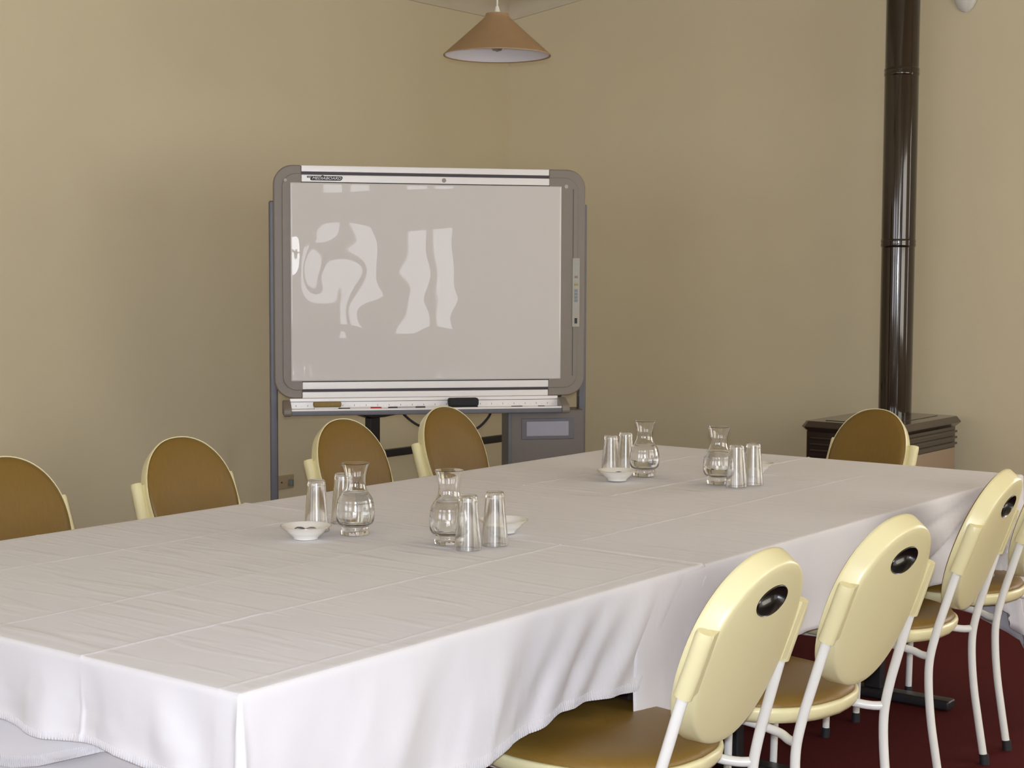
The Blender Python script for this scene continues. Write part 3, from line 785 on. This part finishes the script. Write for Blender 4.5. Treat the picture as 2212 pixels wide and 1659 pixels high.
# posts, feet, crossbars
for x, z1 in ((-.664, 1.715), (.700, 1.716)):
    p_ = MB().box(x - .0165, x + .0165, .03, .075, .05, z1).build('post', M['post'], bd, bevel=.006)
    ft = MB().box(x - .022, x + .022, -.20, .26, .035, .06).build('foot', M['post'], p_, bevel=.006)
    for yy in (-.18, .24): MB().lathe([(0, 0), (.017, .003), (.017, .03), (0, .036)], (x, yy, 0), 20).build('castor', M['rubber'], p_, True)
MB().box(-.65, .69, .040, .066, .20, .245).build('lower_crossbar', M['post'], bd, bevel=.004)
MB().box(-.65, .69, .036, .070, 1.30, 1.345).build('upper_crossbar', M['post'], bd, bevel=.004)
# printer cabinet under the tray, right
cab = MB().box(.355, .690, -.055, .085, .40, .812).build('printer_cabinet', M['cabinet'], bd, bevel=.008)
MB().box(.345, .362, -.060, .09, .40, .812).build('cabinet_side', M['post'], cab, bevel=.003)
MB().box(.405, .642, -.0585, -.052, .682, .776).build('slot_frame', M['post'], cab, bevel=.004)
MB().box(.427, .617, -.0605, -.056, .697, .762).build('paper_window', M['window'], cab, bevel=.003)
MB().box(.655, .664, -.058, -.05, .815, .872).build('hinge_strip', M['blackplast'], bd)
# pen tray
tr = MB(); fn = lambda p, h: (h, -p[0], p[1])
tray = tr.prism([(.018, .816), (.115, .812), (.122, .818), (.122, .834), (.117, .834), (.115, .826), (.036, .829), (.034, .873), (.018, .873)], fn, -.600, .572).build('pen_tray', M['alu'], bd, bevel=.0015)
MB().box(-.600, .572, -.124, -.100, .806, .8265).build('tray_lip', M['post'], tray, bevel=.003)
MB().box(-.598, .570, -.0365, -.0345, .8575, .8595).build('ruler_line', M['bgroove'], tray)
for x0, x1 in ((-.632, -.598), (.570, .606)):
    MB().prism([(.012, .806), (.124, .803), (.131, .812), (.131, .832), (.122, .842), (.05, .866), (.012, .866)], fn, x0, x1).build('tray_end', M['bframe'], tray, bevel=.006, seg=3)
tk = MB()
for k in range(46):
    x = -.575 + k * .025; tk.box(x - .0009, x + .0009, -.0356, -.033, .829, .829 + (.016 if k % 2 == 0 else .010))
tk.build('ruler_ticks', M['ink'], tray)
def bt(x, y, z): return BO + Matrix.Rotation(BA, 3, 'Z') @ Vector((x, y, z))
er = thing('eraser', 'ochre board eraser at the left of the pen tray', 'eraser', bt(-.445, -.075, .8275), BA)
MB().box(-.059, .059, -.022, .022, .012, .034).build('grip', M['eraser'], er, bevel=.006)
MB().box(-.056, .056, -.021, .021, 0, .012).build('felt', M['whitepen'], er, bevel=.002)
du = thing('duster', 'black block duster at the right of the pen tray', 'duster', bt(.142, -.075, .8275), BA)
MB().box(-.066, .066, -.024, .024, .008, .044).build('block', M['duster'], du, bevel=.010, seg=3)
MB().box(-.062, .062, -.022, .022, 0, .009).build('felt', M['duster'], du, bevel=.002)
def marker(x, L, bm_, cm, cap_right, label, r=.0058, y=-.092, rz=0):
    t = thing('marker', label, 'marker', bt(x, y, .8268 + r), BA + rz, 'pens on the tray')
    s = 1 if cap_right else -1
    MB().tube([(-s * L / 2, 0, 0), (-s * L / 2 + s * .004, 0, 0), (s * L * .16, 0, 0)], [r * .8, r, r], 14).build('barrel', bm_, t, True)
    MB().tube([(s * L * .16, 0, 0), (s * L * .46, 0, 0), (s * L / 2, 0, 0)], [r * 1.08, r * 1.05, r * .85], 14).build('cap', cm, t, True)
marker(-.285, .14, M['whitepen'], M['red'], True, 'white marker with red cap on the tray')
marker(-.375, .05, M['ink'], M['ink'], False, 'short black pen beside the ochre eraser', .005, -.098)
marker(-.128, .118, M['clearpen'], M['bgroove'], False, 'clear marker in the middle of the tray', y=-.094)
marker(-.005, .135, M['whitepen'], M['bgroove'], False, 'white marker with dark cap next to the black duster', y=-.090, rz=.03)
marker(.375, .05, M['ink'], M['ink'], True, 'short black pen right of the black duster', .0045, -.098)
marker(.455, .09, M['whitepen'], M['ink'], True, 'thin white pen with black tip near the right tray end', .0042, -.095)

# hanging lead below the tray
pts = [bt(-.121, -.00, .825), bt(-.10, 0.02, .79), bt(-.04, .03, .745), (bt(.04, .04, .718)), bt(.14, .04, .708), bt(.22, .035, .725), bt(.27, .02, .775), bt(.285, 0, .82)]
tag(MB().tube(spline(pts, 8), .0055, 10).build('power_lead', M['rubber'], None, True), 'black power lead drooping below the whiteboard tray', 'cable')

# ------------------------------------------------------------------ black frame behind the board
st = thing('table_frame', 'black metal table frame standing behind the whiteboard near the left wall', 'table frame', (-3.5, 4.115, 0))
def fr_leg(y):
    l = MB().box(-.02, .02, y - .035, y + .035, .05, .69).build('column', M['blackmetal'], st, bevel=.004)
    MB().box(-.28, .28, y - .03, y + .03, .0, .05).build('foot', M['blackmetal'], l, bevel=.008)
    MB().prism([(-.20, .735), (.29, .735), (.22, .700), (.06, .690), (-.03, .690)], lambda p, h: (h, y + p[0], p[1]), -.03, .03).build('bracket', M['blackmetal'], l, bevel=.003)
fr_leg(0); fr_leg(1.35)
MB().box(-.015, .015, .03, 1.32, .482, .520).build('stretcher', M['blackmetal'], st, bevel=.003)

# ------------------------------------------------------------------ power outlet
ou = thing('power_outlet', 'beige double power outlet low on the left wall beside the board post', 'outlet', (XL, 4.20, .298))
MB().box(0, .010, -.0575, .0575, -.037, .037).build('plate', M['outlet'], ou, bevel=.004)
MB().box(.010, .034, .012, .034, -.022, .012).build('plug', M['plug'], ou, bevel=.004)
MB().box(.009, .013, -.040, -.032, -.004, .004).build('switch', M['bgroove'], ou, bevel=.001)
MB().box(.009, .014, .016, .030, .018, .028).build('switch', M['outlet'], ou, bevel=.001)

# ------------------------------------------------------------------ lights
def light(name, kind, loc, energy, col, **kw):
    d = bpy.data.lights.new(name, kind); d.energy = energy; d.color = col
    for k, v in kw.items(): setattr(d, k, v)
    o = bpy.data.objects.new(name, d); C.objects.link(o); o.location = loc; return o
# the camera's own flash, just above the lens
fl = light('camera_flash', 'SPOT', CAM + Vector((.0, .0, .045)) - fwd * .02, 260, (.82, .89, 1.05), shadow_soft_size=.016, spot_size=math.radians(62), spot_blend=.35)
fl.rotation_euler = mw.to_euler()

w = bpy.data.worlds.new('daylight'); scene.world = w; w.use_nodes = True
bg = w.node_tree.nodes['Background']; bg.inputs[0].default_value = (.75, .85, 1, 1); bg.inputs[1].default_value = .5

vs = scene.view_settings
vs.view_transform = 'Standard'; vs.look = 'None'; vs.exposure = 0; vs.gamma = 1; vs.use_curve_mapping = False
